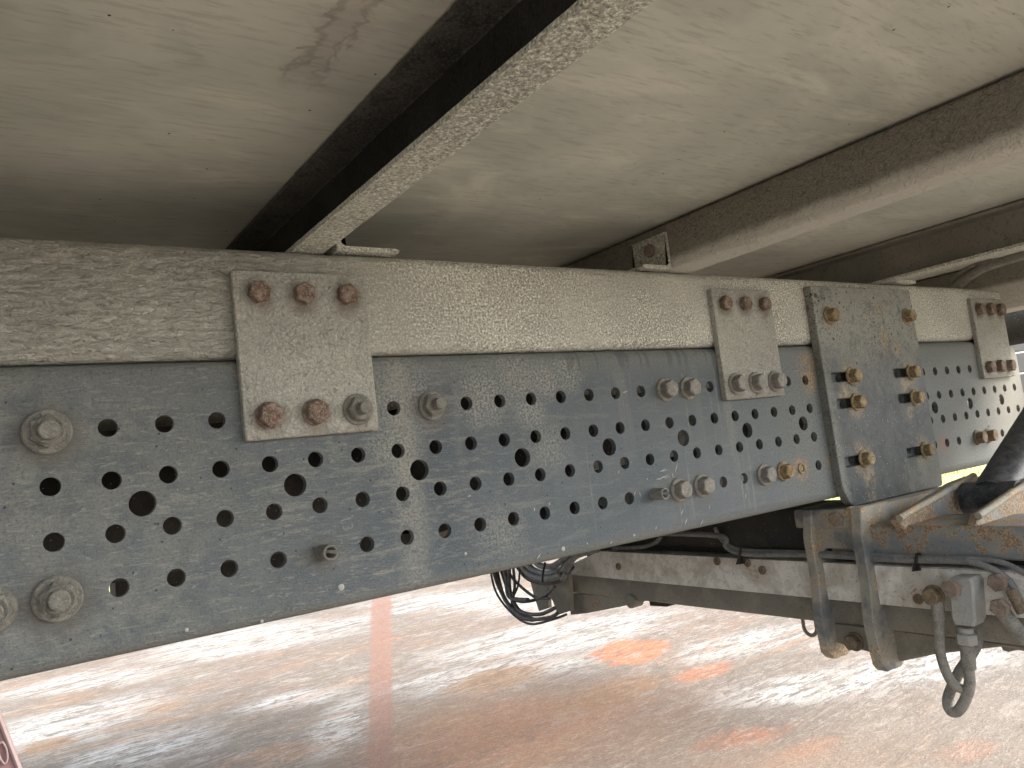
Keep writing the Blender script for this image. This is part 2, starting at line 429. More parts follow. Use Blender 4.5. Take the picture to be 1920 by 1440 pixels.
def worn(name, paint, dirt, rust, rx=.5, dx=.5, rough=.7, sc=1, spec=.3):
    g = M(name)
    big = g.noise(11*sc, 4, .6, .4); mid = g.noise(48*sc, 5, .7, .8); fine = g.noise(260*sc, 3, .7)
    col = g.mix(g.mr(big, .62-.35*dx, .78-.35*dx), paint, dirt)
    col = g.mix(g.mul(g.mr(mid, .45, .62), .5), col, tuple(q*.8 for q in dirt))
    rm = g.mul(g.mr(g.add(big, g.mul(g.op('SUBTRACT', mid, .5), .9)), .74-.3*rx, .82-.3*rx))
    rc = g.mix(g.mr(fine, .42, .6), rust, tuple(min(1, q*1.9) for q in rust))
    col = g.mix(rm, col, rc)
    v = g.vor(150*sc); col = g.mix(g.mul(g.mr(v, .18, .12), .7), col, tuple(q*.25 for q in dirt))
    v = g.vor(110*sc, v=g.map((1, 1, 1), (0, 0, 0), (2, 9, 4))); col = g.mix(g.mul(g.mr(v, .10, .07), .7), col, (.45, .44, .4))
    g.bump((mid, .0035, .6), (g.mul(fine, rm) if False else fine, .0012, .7))
    return g.out(col, rough, 0, spec)
RUSTBLUE = worn('rusted_blue_tube', (.17, .195, .215), (.27, .265, .23), (.19, .14, .095), 1.0, .7)
HANGER = worn('rusted_hanger_steel', (.13, .145, .155), (.30, .29, .25), (.26, .20, .13), .7, .75)
GALV = worn('dirty_light_grey_paint', (.70, .69, .65), (.50, .48, .43), (.30, .23, .16), .25, .5, .75)
DARKSTEEL = worn('dirty_dark_steel', (.19, .18, .155), (.25, .235, .195), (.20, .13, .08), .2, .6, .8)
TUBEDARK = worn('dark_and_shaded_steel', (.035, .034, .032), (.06, .056, .05), (.09, .06, .04), .1, .4, .75)  # dark steel; also carries painted shade for parts between the rails
ZINC = worn('grey_zinc_fitting', (.36, .37, .36), (.36, .35, .31), (.25, .16, .10), .25, .4, .5, 1.5)
def rubber(name, c, dust, amt=.5, rough=.6):
    g = M(name); a = g.noise(60, 4, .6); b = g.noise(400, 3, .7)
    col = g.mix(g.mul(g.mr(a, .35, .65), amt), c, dust); col = g.mix(g.mul(g.mr(b, .5, .62), .5*amt), col, tuple(q*1.5 for q in dust))
    g.bump((b, .0006, .5), (a, .001, .3)); return g.out(col, rough, 0, .35)
CABLE = rubber('dusty_black_cable', (.03, .031, .033), (.10, .10, .10), .7)
HOSE = rubber('dusty_hose', (.16, .155, .14), (.26, .25, .22), .9, .8)
HOSE_GREY = rubber('grey_conduit', (.12, .13, .14), (.22, .22, .21), .8, .6)
BLACKARM = rubber('black_painted_arm', (.018, .02, .024), (.10, .105, .11), .6, .42)
TIE = rubber('black_tie', (.012, .012, .012), (.03, .03, .03), .3, .5)

# ------------------------------------------------------------------ ground
GZ = -.85
def ground_mat():
    g = M('stained_pink_concrete')
    sv = g.map((.30, 1.0, 1), (0, 0, R(-13)))
    sv2 = g.map((.14, 1.0, 1), (0, 0, R(-10)), (3, 7, 0))
    n1 = g.noise(1.1, 5, .6, .5, v=sv); n2 = g.noise(3.4, 6, .68, .8, v=sv); n3 = g.noise(14, 4, .7, .3, v=sv2); n4 = g.noise(55, 4, .75, .4, v=sv); fine = g.noise(230, 3, .8, v=g.map((.5, 1, 1), (0, 0, R(-13))))
    col = g.mix(g.mr(n1, .35, .65), (.145, .120, .098), (.160, .118, .092))
    col = g.mix(g.mul(g.mr(n2, .52, .68), .55), col, (.235, .135, .072))
    col = g.mix(g.mul(g.mr(n3, .5, .66), .35), col, (.165, .145, .122))
    wm = g.mul(g.mr(g.add(n2, g.mul(g.op('SUBTRACT', n3, .5), .7)), .50, .60), .0)
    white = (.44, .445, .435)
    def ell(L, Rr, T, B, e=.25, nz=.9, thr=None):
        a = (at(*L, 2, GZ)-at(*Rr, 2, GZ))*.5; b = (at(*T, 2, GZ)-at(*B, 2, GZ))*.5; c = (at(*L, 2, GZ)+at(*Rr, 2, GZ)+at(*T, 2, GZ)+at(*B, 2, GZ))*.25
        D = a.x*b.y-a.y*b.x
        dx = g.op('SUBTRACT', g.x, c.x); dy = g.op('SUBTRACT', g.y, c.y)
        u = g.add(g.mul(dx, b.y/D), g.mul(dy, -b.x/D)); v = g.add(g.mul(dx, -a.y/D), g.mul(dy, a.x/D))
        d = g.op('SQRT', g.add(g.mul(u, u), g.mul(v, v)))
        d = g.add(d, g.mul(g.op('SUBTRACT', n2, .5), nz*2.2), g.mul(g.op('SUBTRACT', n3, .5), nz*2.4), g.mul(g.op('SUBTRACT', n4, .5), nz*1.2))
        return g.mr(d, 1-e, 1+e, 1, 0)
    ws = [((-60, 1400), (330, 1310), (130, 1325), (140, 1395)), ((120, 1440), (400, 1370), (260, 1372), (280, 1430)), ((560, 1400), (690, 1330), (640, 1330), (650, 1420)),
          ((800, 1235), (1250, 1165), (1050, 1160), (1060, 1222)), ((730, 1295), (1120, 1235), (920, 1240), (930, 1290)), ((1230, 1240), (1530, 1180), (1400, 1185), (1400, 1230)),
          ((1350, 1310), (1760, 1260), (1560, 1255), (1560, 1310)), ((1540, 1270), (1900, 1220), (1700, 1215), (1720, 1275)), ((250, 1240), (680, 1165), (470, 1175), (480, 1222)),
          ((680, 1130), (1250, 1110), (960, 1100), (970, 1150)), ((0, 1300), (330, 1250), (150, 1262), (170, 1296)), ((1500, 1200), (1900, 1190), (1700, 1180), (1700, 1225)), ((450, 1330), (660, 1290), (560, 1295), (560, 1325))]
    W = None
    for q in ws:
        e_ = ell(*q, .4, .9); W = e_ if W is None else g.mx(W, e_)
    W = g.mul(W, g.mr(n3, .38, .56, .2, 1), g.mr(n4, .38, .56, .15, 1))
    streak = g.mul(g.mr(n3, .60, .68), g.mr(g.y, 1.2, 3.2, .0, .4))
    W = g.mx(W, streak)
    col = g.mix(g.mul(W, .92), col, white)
    red = g.mx(ell((1115, 1228), (1250, 1215), (1190, 1200), (1200, 1245), .2, .75), g.mul(ell((1260, 1270), (1370, 1248), (1320, 1248), (1320, 1275), .3, .5), .7), g.mul(ell((1330, 1395), (1480, 1370), (1400, 1365), (1400, 1400), .5, .9), .6),
                g.mul(ell((1430, 1435), (1560, 1400), (1500, 1395), (1500, 1440), .4, .9), .8), g.mul(ell((760, 1430), (1120, 1330), (940, 1320), (960, 1440), .5, .9), .45), g.mul(ell((1750, 1420), (1880, 1400), (1810, 1390), (1810, 1430), .4, .9), .5))
    col = g.mix(g.mul(red, g.mr(n4, .3, .6, .75, 1)), col, (.36, .115, .04))
    och = g.mx(ell((840, 1292), (1030, 1250), (930, 1250), (950, 1290), .35, .5), g.mul(ell((1040, 1330), (1240, 1275), (1150, 1275), (1140, 1320), .4, .7), .9), g.mul(ell((30, 1410), (140, 1385), (90, 1385), (90, 1408), .3, .4), .9), g.mul(ell((250, 1335), (360, 1310), (310, 1312), (310, 1330), .4, .6), .5),
               g.mul(ell((700, 1420), (900, 1330), (800, 1340), (800, 1400), .5, .9), .3))
    col = g.mix(g.mul(och, g.mr(n4, .35, .6, .5, 1)), col, (.22, .115, .045))
    col = g.mix(g.mul(g.mr(n2, .5, .62), g.mr(n4, .45, .62), .7), col, (.25, .12, .05))
    col = g.mix(g.mul(g.mr(n4, .52, .62), .5), col, (.29, .265, .225)); col = g.mix(g.mul(g.mr(n4, .48, .38), .65), col, (.11, .09, .075))
    nb = g.noise(7, 6, .75, 1.2, v=g.map((.6, 1, 1), (0, 0, R(-20)), (5, 5, 0)))
    col = g.mix(g.mul(g.mr(nb, .55, .62), .6), col, (.105, .082, .062)); col = g.mix(g.mul(g.mr(nb, .44, .38), .45), col, (.31, .285, .245))
    wide = g.mx(ell((640, 1420), (1300, 1330), (960, 1290), (960, 1480), .6, .5), g.mul(ell((1200, 1480), (1700, 1420), (1450, 1390), (1450, 1500), .6, .7), .8))
    col = g.mix(g.mul(wide, g.mr(n3, .35, .6, .25, .75)), col, (.215, .115, .06))
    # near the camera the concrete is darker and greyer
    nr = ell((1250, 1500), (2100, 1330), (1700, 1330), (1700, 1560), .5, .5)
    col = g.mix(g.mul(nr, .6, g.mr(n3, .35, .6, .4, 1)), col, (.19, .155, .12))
    # faded red painted line
    def side(a, b):
        A = at(*a, 2, GZ); B = at(*b, 2, GZ); d = (B-A).normalized(); nn = Vector((-d.y, d.x))
        return g.add(g.mul(g.op('SUBTRACT', g.x, A.x), nn.x), g.mul(g.op('SUBTRACT', g.y, A.y), nn.y), g.mul(g.op('SUBTRACT', n4, .5), .05), g.mul(g.op('SUBTRACT', n3, .5), .03))
    ln = g.mul(g.mr(side((697, 1130), (690, 1440)), -.012, .012, 0, 1), g.mr(side((734, 1130), (738, 1440)), -.012, .012, 1, 0), g.mr(n3, .3, .6, .6, .92))
    col = g.mix(ln, col, (.20, .105, .075))
    col = g.mix(g.mul(g.mr(fine, .46, .34), .6), col, (.09, .07, .055))
    col = g.mix(g.mul(g.mr(fine, .56, .66), .35), col, (.42, .40, .36))
    cr = g.noise(9, 5, .75, 1.8, v=g.map((.5, 1, 1), (0, 0, R(-25)), (8, 2, 0)))
    col = g.mix(g.mul(g.band(cr, .498, .503, .003), g.mr(g.y, 2.4, 1.6), .6), col, (.08, .06, .05))
    pb = g.vor(9); col = g.mix(g.mr(pb, .05, .035), col, (.10, .085, .07))
    g.bump((n4, .010, .5), (fine, .004, .8), (n3, .010, .25))
    return g.out(col, g.mr(W, 0, 1, .75, .6), 0, .35)
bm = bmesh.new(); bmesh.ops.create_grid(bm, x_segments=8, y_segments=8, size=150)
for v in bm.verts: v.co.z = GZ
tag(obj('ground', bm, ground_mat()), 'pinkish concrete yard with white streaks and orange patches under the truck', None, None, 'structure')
g = M('sunlit_yellow_grass'); a = g.noise(3, 4, .6); b = g.noise(60, 3, .7)
GRASS = g.out(g.mix(g.mr(b, .4, .6), g.mix(g.mr(a, .4, .6), (.25, .28, .07), (.38, .37, .15)), (.42, .40, .20)), .8, 0, .2)
bm = bmesh.new()
GY = at(1560, 947, 2, GZ)
q_ = at(205, 1112, 2, GZ)
GP = [(-140, 12), (-3, 9), (1.2, 7.0), (5.2, 4.3), (6.2, 2), (7, -12), (140, -12), (140, 140), (-140, 140)]
bm.faces.new([bm.verts.new(p) for p in [(a, b, GZ+.01) for a, b in GP]])
for i in range(16000):
    x = random.uniform(-1, 13); y = random.uniform(0, 9); a_ = random.uniform(0, 6.28); h = random.uniform(.05, .14); ww = .004
    if not inpoly((x, y), GP): continue
    c_, s_ = math.cos(a_)*ww, math.sin(a_)*ww; l = random.uniform(-.04, .04)
    bm.faces.new([bm.verts.new(p) for p in ((x-c_, y-s_, GZ), (x+c_, y+s_, GZ), (x+l, y+l*.5, GZ+h))])
tag(obj('grass', bm, GRASS), 'bright yellow green grass beyond the concrete yard', 'grass', None, 'stuff')

# ================================================================== bolts (prototypes whose meshes are shared)
def hexhead(name, mt, wr, wt, hr, hh, dome=.0015, rot=.2, stud=None, nflat=True, extra=None):
    prof = []
    if wr: prof += [(wr, 0, 0), (wr, wt*.6, 0), (wr*.93, wt, 0)]
    prof += [(hr, wt, 6), (hr, wt+hh-dome, 6), (hr*.93, wt+hh, 0)]
    if extra: prof += extra
    if stud: prof += [(stud[0], wt+hh, 0), (stud[0], wt+hh+stud[1]-.001, 0), (stud[0]*.86, wt+hh+stud[1], 0)]
    bm = lathe_bm(prof, FRY, 36, rot=rot)
    bmesh.ops.recalc_face_normals(bm, faces=bm.faces)
    me = bpy.data.meshes.new(name); bm.to_mesh(me); bm.free(); me.materials.append(mt)
    for p in me.polygons: p.use_smooth = True
    me.set_sharp_from_angle(angle=R(24))
    return me
B_RUST = hexhead('rusty_hex_bolt', RUST_RED, .0, .0, .0105, .010)
B_RUST_W = hexhead('rusty_hex_bolt_washer', RUST_RED, .0145, .0025, .0118, .011, rot=.5)
B_STUD = hexhead('stud_nut', DUST_NUT, .0178, .003, .0125, .010, stud=(.0072, .012), rot=.3)
B_NUT = hexhead('flange_nut', DUST_NUT, .0205, .005, .0135, .012, stud=(.0088, .008), rot=.1, extra=[(.0122, .0178, 0), (.0118, .0185, 0)])
B_FLANGE = hexhead('flange_bolt', GREY_BOLT, .0175, .003, .0118, .0135, rot=.45)
B_FLANGE_O = hexhead('flange_bolt_ochre', OCHRE, .0165, .003, .011, .013, rot=.25)
B_FLANGE_R = hexhead('flange_bolt_rust', RUST_RED, .0, .0, .0125, .012, rot=.25)
B_FLANGE_X = hexhead('hex_bolt_brown', bolt_mat('brown_dusty_steel', (.19, .155, .13), (.27, .235, .20), (.30, .21, .15)), .0, .0, .0120, .011, rot=.25)
B_FLANGE_D = hexhead('flange_bolt_dark', DARK_BOLT, .0165, .003, .0118, .014, rot=.2)
def bolt(me, x, y, z, parent, label=None, rot=None, name='bolt', axis=None):
    o = bpy.data.objects.new(name, me); COL.objects.link(o); o.parent = parent; o.location = (x, y, z)
    ry = random.uniform(0, 1.04) if rot is None else rot
    o.rotation_euler = (random.uniform(-.02, .02), ry, random.uniform(-.02, .02)) if axis is None else axis
    if label: o['label'] = label
    return o

# ================================================================== chassis
chassis = tag(empty('truck_chassis'), 'long blue grey perforated steel truck frame rail with its bolts and nuts', 'truck frame')
HALF = .138
no_hole = {(1, 0), (1, 4), (1, 5), (1, 6), (1, 8), (1, 16), (1, 17), (1, 19), (1, 20), (1, 21), (4, 0), (4, 5), (4, 15), (4, 16), (4, 17), (4, 20), (4, 21)}
zrow = {1: .075, 2: .025, 3: -.025, 4: -.075}
def rail(mirror=False, y0=0, x_end=1.99):
    holes = []
    for c in range(-22, 40):
        x = c*.05
        if x > x_end-.03: break
        for r_ in (1, 2, 3, 4):
            if (r_, c) in no_hole: continue
            if c < 0 and r_ in (1, 4) and c > -2: continue
            if r_ in (1,) and x > 1.78: continue
            if r_ == 4 and c in (34, 35): continue
            if r_ in (2, 3) and c == 25 and False: continue
            holes.append(circle(x, zrow[r_], .0086, 24))
    for k in range(-8, 13):
        x = (1.5+3*k)*.05
        if x < x_end-.04: holes.append(circle(x, 0, .0122, 32))
    out = rrect(-1.2, x_end, -HALF+.015, HALF-.015, [.03, 0, 0, .02], 6)
    s = -1 if mirror else 1
    fr = ((0, y0, 0), (1, 0, 0), (0, 0, 1), (0, s, 0))
    bm = plate_bm(out, holes, fr, .0085, .0003, 0)
    for sg in (1, -1):
        prof = []
        for i in range(9):
            a = math.pi/2*i/8
            prof.append((.016-.016*math.cos(a), sg*(HALF-.016+.016*math.sin(a))))
        prof.append((.085, sg*HALF)); prof.append((.085, sg*(HALF-.0085)))
        for i in range(9):
            a = math.pi/2*(1-i/8)
            prof.append((.016-.0075*math.cos(a), sg*(HALF-.016+.0075*math.sin(a))))
        extrude(prof, ((-1.2, y0, 0), (0, s, 0), (0, 0, 1), (1, 0, 0)), x_end+1.2-.03, 1, None, bm)
    return bm
near = obj('frame_rail', rail(), RAIL, chassis, 25)
near['label'] = 'near blue grey frame rail full of round holes'
far = obj('frame_rail', rail(True, .86), TUBEDARK, chassis, 25)  # shade between the rails painted into its dark colour
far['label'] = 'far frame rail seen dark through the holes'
YB = -.0002
for x, z in ((0, .075), (0, -.075), (-.05, -.075)): bolt(B_NUT, x, YB, z, near, name='flange_nut', rot=random.uniform(0, 1))
bolt(B_STUD, .4, YB, .075, near, name='flange_nut')
for x, z in ((.8, .075), (.85, .075), (.8, -.075), (.85, -.075), (1.0, -.075)): bolt(B_FLANGE, x, YB, z, near, rot=random.uniform(.0, .3))
bolt(B_FLANGE_O, 1.05, YB, -.075, near, 'flange bolt with ochre rust on its head', rot=.1)
for x in (1.73, 1.78): bolt(B_FLANGE_D, x, YB, -.075, near, 'rusty brown hex bolt', rot=.1)
# slotted spring pins
for x in (.25, .75):
    bm = bmesh.new(); n = 26
    ro, ri, L = .0085, .0058, .024
    A0 = R(18) if x < .5 else R(20)
    rings = []
    for (r_, h) in ((ro, -.006), (ro, L-.001), (ro-.001, L), (ri+.0008, L), (ri, L-.001), (ri, -.006)):
        rings.append([bm.verts.new((x-.002+r_*math.cos(A0+(2*math.pi-2*A0)*k/(n-1)), -h, -.075+r_*math.sin(A0+(2*math.pi-2*A0)*k/(n-1)))) for k in range(n)])
    for i in range(6):
        for k in range(n-1): bm.faces.new((rings[i][k], rings[i][k+1], rings[(i+1) % 6][k+1], rings[(i+1) % 6][k]))
    for k in (0, n-1): bm.faces.new([rings[i][k] for i in range(6)])
    obj('spring_pin', bm, DUST_NUT if x < .5 else GREY_BOLT, near, 30)
# rusty plug in one hole next to the mounting plate
bm = lathe_bm([(.0095, 0, 0), (.0095, .002, 0), (.0082, .0026, 0), (.0062, .0022, 0), (.0058, -.016, 0)], FRY, 24)
obj('rusty_bush', bm, OCHRE, near, 30, (1.1, YB, -.075))
# stamped numbers and the scratches
def text(body, size, loc, rotz, mt, parent, name='stamped_number'):
    c = bpy.data.curves.new(name, 'FONT'); c.body = body; c.size = size; c.extrude = .00015; c.align_x = 'CENTER'; c.offset = -.0002
    t = bpy.data.objects.new(name, c); COL.objects.link(t)
    dg = bpy.context.evaluated_depsgraph_get(); me = bpy.data.meshes.new_from_object(t.evaluated_get(dg)); bpy.data.objects.remove(t)
    o = bpy.data.objects.new(name, me); COL.objects.link(o); me.materials.clear(); me.materials.append(mt)
    o.parent = parent; o.location = loc; o.rotation_euler = (R(90), rotz, 0); return o
SCR = rubber('bare_scratch', (.30, .30, .29), (.36, .36, .34), .6, .6)
MARK = rubber('dust_filled_stamping', (.17, .175, .17), (.21, .21, .2), .6, .8)
for b, q in (('13', (641, 984)), ('14', (1243, 890)), ('15', (1851, 797))):
    p = at(*q, 1, 0); text(b, .018, (p.x, -.0002, p.z), R(82), MARK, near)
bm = bmesh.new()
def scr(x, y, l, ang, wd=1.6):
    p = at(x, y, 1, 0); k = .0011*wd/2
    a = R(ang); d = Vector((math.cos(a), 0, math.sin(a))); n_ = Vector((-d.z, 0, d.x))
    pts = [p-d*l/2, p-d*l*.1+n_*k, p+d*l/2, p+d*l*.05-n_*k]
    vs = [bm.verts.new((q.x, -.0003, q.z)) for q in pts]+[bm.verts.new((q.x, .0003, q.z)) for q in pts]
    bm.faces.new(vs[:4])
    for i in range(4): bm.faces.new((vs[i], vs[(i+1) % 4], vs[4+(i+1) % 4], vs[4+i]))
for q in ((1268, 877, .016, 62), (1261, 891, .012, 105), (1243, 882, .016, 12), (1246, 894, .018, 5), (1236, 898, .014, 0), (1190, 925, .008, 55), (1200, 927, .008, 110), (1279, 960, .012, 50), (1286, 978, .013, 48), (1316, 979, .012, 42),
          (1330, 951, .009, 60), (1398, 930, .01, 80), (1010, 1043, .01, 40), (1190, 1004, .006, 40), (1146, 1017, .006, 35), (1172, 735, .012, 15), (1002, 955, .006, 70), (1030, 945, .005, 60), (880, 930, .005, 20), (1230, 990, .006, 60), (1160, 885, .005, 80)):
    scr(*q)
o = obj('scratches', bm, SCR, near); o['kind'] = 'stuff'
bm = bmesh.new()
for q in ((1056, 1029, .0032), (873, 1038, .002), (1188, 1003, .0016), (1101, 1019, .0014), (640, 1101, .0036), (350, 1181, .002), (491, 1165, .0018), (1213, 898, .0012), (1175, 760, .001)):
    p = at(q[0], q[1], 1, 0); lathe_bm([(q[2], 0, 0), (q[2]*.7, .0005, 0)], ((p.x, YB, p.z), (1, 0, 0), (0, 0, 1), (0, -1, 0)), 10, bm)
o = obj('paint_spots', bm, SCR, near, 40); o['kind'] = 'stuff'
# crossmember and air tank between the rails
def frame_cross(x):
    bm = box_bm(x, x+.008, .01, .85, -.12, .12, .001)
    box_bm(x, x+.06, .01, .85, .112, .12, .001, bm); box_bm(x, x+.06, .01, .85, -.12, -.112, .001, bm)
    return bm
for x in (-.55, .62, 1.66): obj('frame_crossmember', frame_cross(x), TUBEDARK, chassis)
bm = lathe_bm([(.02, -.5, 0), (.08, -.49, 0), (.10, -.45, 0), (.10, .42, 0), (.08, .47, 0), (.02, .48, 0)], ((.02, .42, -.005), (0, 1, 0), (0, 0, 1), (1, 0, 0)), 32)
tag(obj('air_tank', bm, TUBEDARK, chassis, 40), 'black tank hidden between the frame rails')
def inner(pts, y, name, mt):
    out = [(lambda p: (p.x, p.z))(at(q[0], q[1], 1, y)) for q in pts]
    a = sum(out[i-1][0]*out[i][1]-out[i][0]*out[i-1][1] for i in range(len(out)))
    if a < 0: out = out[::-1]
    obj(name, plate_bm(out, [], XZ(y), .03, .001), mt, chassis)
inner([(1238, 778), (1306, 770), (1300, 845), (1262, 856), (1244, 860)], .11, 'inner_plate', GALV)
inner([(995, 880), (1180, 852), (1182, 868), (1140, 878), (1000, 893)], .16, 'inner_plate', GALV)
inner([(1040, 745), (1120, 738), (1120, 752), (1040, 757)], .2, 'inner_plate', DARKSTEEL)
inner([(1080, 800), (1180, 790), (1185, 880), (1085, 890)], .35, 'inner_plate', TUBEDARK)  # dark plate added to stop light showing through the big hole
inner([(818, 1000), (860, 985), (975, 975), (1000, 962), (960, 990), (830, 1015)], .3, 'inner_plate', DARKSTEEL)


TX = at(213, 1108, 1, .90).x
obj('hole_blocker', box_bm(TX, 2.4, .87, .955, -.215, -.13, .003), TUBEDARK, chassis)  # dark box added behind the lower holes to hide the bright grass
# ---- unseen wheels added left of view to keep light off that side
def wheel(x, y, z, r_=.5, w_=.27):
    t = empty('added_wheel', (x, y, z), chassis)
    prof = [(.30, -w_*.45, 0), (.34, -w_*.5, 0), (r_-.06, -w_*.5, 0), (r_-.015, -w_*.42, 0), (r_, -w_*.36, 0)]
    for k in range(5):
        h = -w_*.30+k*w_*.15
        prof += [(r_, h-.012, 0), (r_-.012, h-.008, 0), (r_-.012, h, 0), (r_, h+.004, 0)]
    prof += [(r_, w_*.36, 0), (r_-.015, w_*.42, 0), (r_-.06, w_*.5, 0), (.34, w_*.5, 0), (.30, w_*.45, 0)]
    obj('tyre', lathe_bm(prof, ((0, 0, 0), (1, 0, 0), (0, 0, 1), (0, 1, 0)), 48), TIE, t, 40)
    obj('rim', lathe_bm([(.301, -.10, 0), (.29, -.09, 0), (.25, .02, 0), (.13, .04, 0), (.12, -.02, 0), (.02, -.03, 0)], ((0, 0, 0), (1, 0, 0), (0, 0, 1), (0, 1, 0)), 40), GALV, t, 40)
    return t
WX = -1.15
for y, lb in ((-.62, 'added outer near wheel, out of view on the left'), (-.28, 'added inner near wheel, out of view on the left'), (1.14, 'added inner far wheel, out of view on the left'), (1.48, 'added outer far wheel, out of view on the left')):
    t = wheel(WX, y, GZ+.50)
# ================================================================== body underside
body = tag(empty('cargo_floor'), 'weathered plywood cargo floor seen from below, on muddy steel crossmembers and a long muddy beam', 'truck floor')
ZB, ZT, ZC = .1392, .260, .340
def subframe(y0=0, s=1):
    r_ = .015; D = .07; N = 62
    prof = []
    def arc(cx, cz, a0, a1, n=6):
        for i in range(n+1):
            a = a0+(a1-a0)*i/n; prof.append((cx+r_*math.cos(a), cz+r_*math.sin(a)))
    arc(r_, ZB+r_, math.pi*1.5, math.pi)           # bottom front corner
    for i in range(1, N): prof.append((0, ZB+r_+(ZT-ZB-2*r_)*i/N))
    arc(r_, ZT-r_, math.pi, math.pi/2)
    prof.append((D, ZT)); prof.append((D, ZB))
    def disp(p):
        if p.y*s > (y0*s)+.05: return p
        am = .0016 if p.x < .3 else .0007
        q = Vector((p.x*28, p.z*60, p.y*50))
        d = noise.noise(q)*am + noise.noise(q*2.7)*am*.5
        return p+Vector((0, -s*d*.9, -abs(d)*.5 if p.z > ZT-.01 else 0))
    def fine_disp(p):
        q = disp(p)
        if p.y*s > (y0*s)+.03: return q
        k = max(0, min(1, (.42-p.x)/.3))*(.55+.45*min(1, max(0, (.2-p.x)/.1)))
        a = Vector((p.x*62+p.z*9, 0, p.z*150))
        a += Vector((noise.noise(a*.4), 0, noise.noise(a*.4+Vector((5, 5, 5))))) * 1.3
        h = noise.noise(a)+.5*noise.noise(a*2.1)
        return q+Vector((0, -s*h*.0021*k, 0))
    bm = extrude(prof, ((-.6, y0, 0), (0, s, 0), (0, 0, 1), (1, 0, 0)), .48, 60, disp, None, False)
    extrude(prof, ((-.12, y0, 0), (0, s, 0), (0, 0, 1), (1, 0, 0)), .56, 300, fine_disp, bm, False)
    extrude(prof, ((.44, y0, 0), (0, s, 0), (0, 0, 1), (1, 0, 0)), 1.52, 300, disp, bm, False)
    bmesh.ops.remove_doubles(bm, verts=bm.verts, dist=.00005)
    bmesh.ops.holes_fill(bm, edges=[e for e in bm.edges if e.is_boundary], sides=0)
    return bm
sub = obj('subframe_beam', subframe(), MUD_SUB, body, 60)
sub['label'] = 'near longitudinal beam caked in wrinkled grey brown mud'
obj('subframe_beam', subframe(.86, -1), MUD_SUB, body, 60)

def shear_plate(x0, mt, bolts_top, bolts_bot, label, xs=(0, .05, .1), w_=.15):
    out = rrect(x0, x0+w_, .0505, .2315, .0025, 2)
    # slightly uneven edge, as cut and muddy
    o2 = []
    for i in range(len(out)):
        a = Vector(out[i]); b = Vector(out[(i+1) % len(out)]); n = max(1, int((b-a).length/.006))
        for k in range(n):
            p = a+(b-a)*k/n; q = noise.noise(Vector((p.x*120, p.y*120, x0)))*.0006
            o2.append((p.x+q, p.y+noise.noise(Vector((p.y*120, p.x*120, 3)))*.0006))
    o = obj('shear_plate', plate_bm(o2, [], XZ(-.0095), .0092, .0012), mt, body, 35)
    o['label'] = label
    for k, q in enumerate(bolts_top): bolt(q, x0+.026+k*.05, -.0095, .207, o)
    for k, q in enumerate(bolts_bot): bolt(q, x0+.026+k*.05, -.0095, .0755, o, name='flange_nut' if q is B_STUD else 'bolt')
    return o
shear_plate(.1745, MUD_PLATE, [B_RUST]*3, [B_RUST_W, B_RUST_W, B_STUD], 'nearest muddy plate with red rusty bolts and one stud nut')
shear_plate(.9245, MUD_PLATE, [B_RUST]*3, [B_FLANGE]*3, 'middle muddy plate with three rusty bolts above three grey bolts')
shear_plate(1.7905, MUD_PLATE, [B_FLANGE_R]*3, [B_FLANGE_R]*3, 'small muddy plate furthest along the beam')

CAVITY = mud('painted_shade_in_hollow', (.028, .028, .027), (.048, .047, .044), (.034, .033, .031), 1, .8, .2)  # shade inside the first channel painted as a near-black colour
CAVITY_TOP = mud('shade_tinted_dirty_flange', (.075, .075, .07), (.13, .128, .115), (.045, .044, .041), 1, 1, .35)  # dusty flange underside and lip, colour darkened for the shade in the hollow
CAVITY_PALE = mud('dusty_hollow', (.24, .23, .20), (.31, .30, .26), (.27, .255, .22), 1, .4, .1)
def cdisp(am):
    def f(p):
        q = p*45; d = noise.noise(q)*am+noise.noise(q*2.5)*am*.4
        return p+Vector((d, 0, noise.noise(q+Vector((9, 9, 9)))*am*.6))
    return f
def channel(xa, xb, open_minus, y0=-.84, y1=1.69, t=.005, r_=.007):
    """C section swept along Y between x=xa and x=xb, opening to -X or +X"""
    H0, H1 = ZT, ZC-.003
    W_ = xb-xa
    p = [(0, H1), (0, H1-t)]
    def arc(cx, cz, rr, a0, a1, n=5): return [(cx+rr*math.cos(a0+(a1-a0)*i/n), cz+rr*math.sin(a0+(a1-a0)*i/n)) for i in range(n+1)]
    q = math.pi/2
    p = [(0, H1), (0, H1-t)] + arc(W_-t-r_*.4, H1-t-r_*.4, r_*.4, q, 0) + arc(W_-t-r_*.4, H0+t+r_*.4, r_*.4, 0, -q) + [(0, H0+t), (0, H0)] + arc(W_-r_, H0+r_, r_, -q, 0) + arc(W_-r_, H1-r_, r_, 0, q)
    if not open_minus: p = [(W_-u, v) for u, v in p]
    return extrude(p, ((xa, y0, 0), (1, 0, 0), (0, 0, 1), (0, 1, 0)), y1-y0, 240, cdisp(.0006))
lab = ['nearest floor crossmember, grainy muddy underside and dark hollow side', 'middle floor crossmember with brown textured side and pale lower edge', 'far floor crossmember seen as a thin pale strip']
cms = []
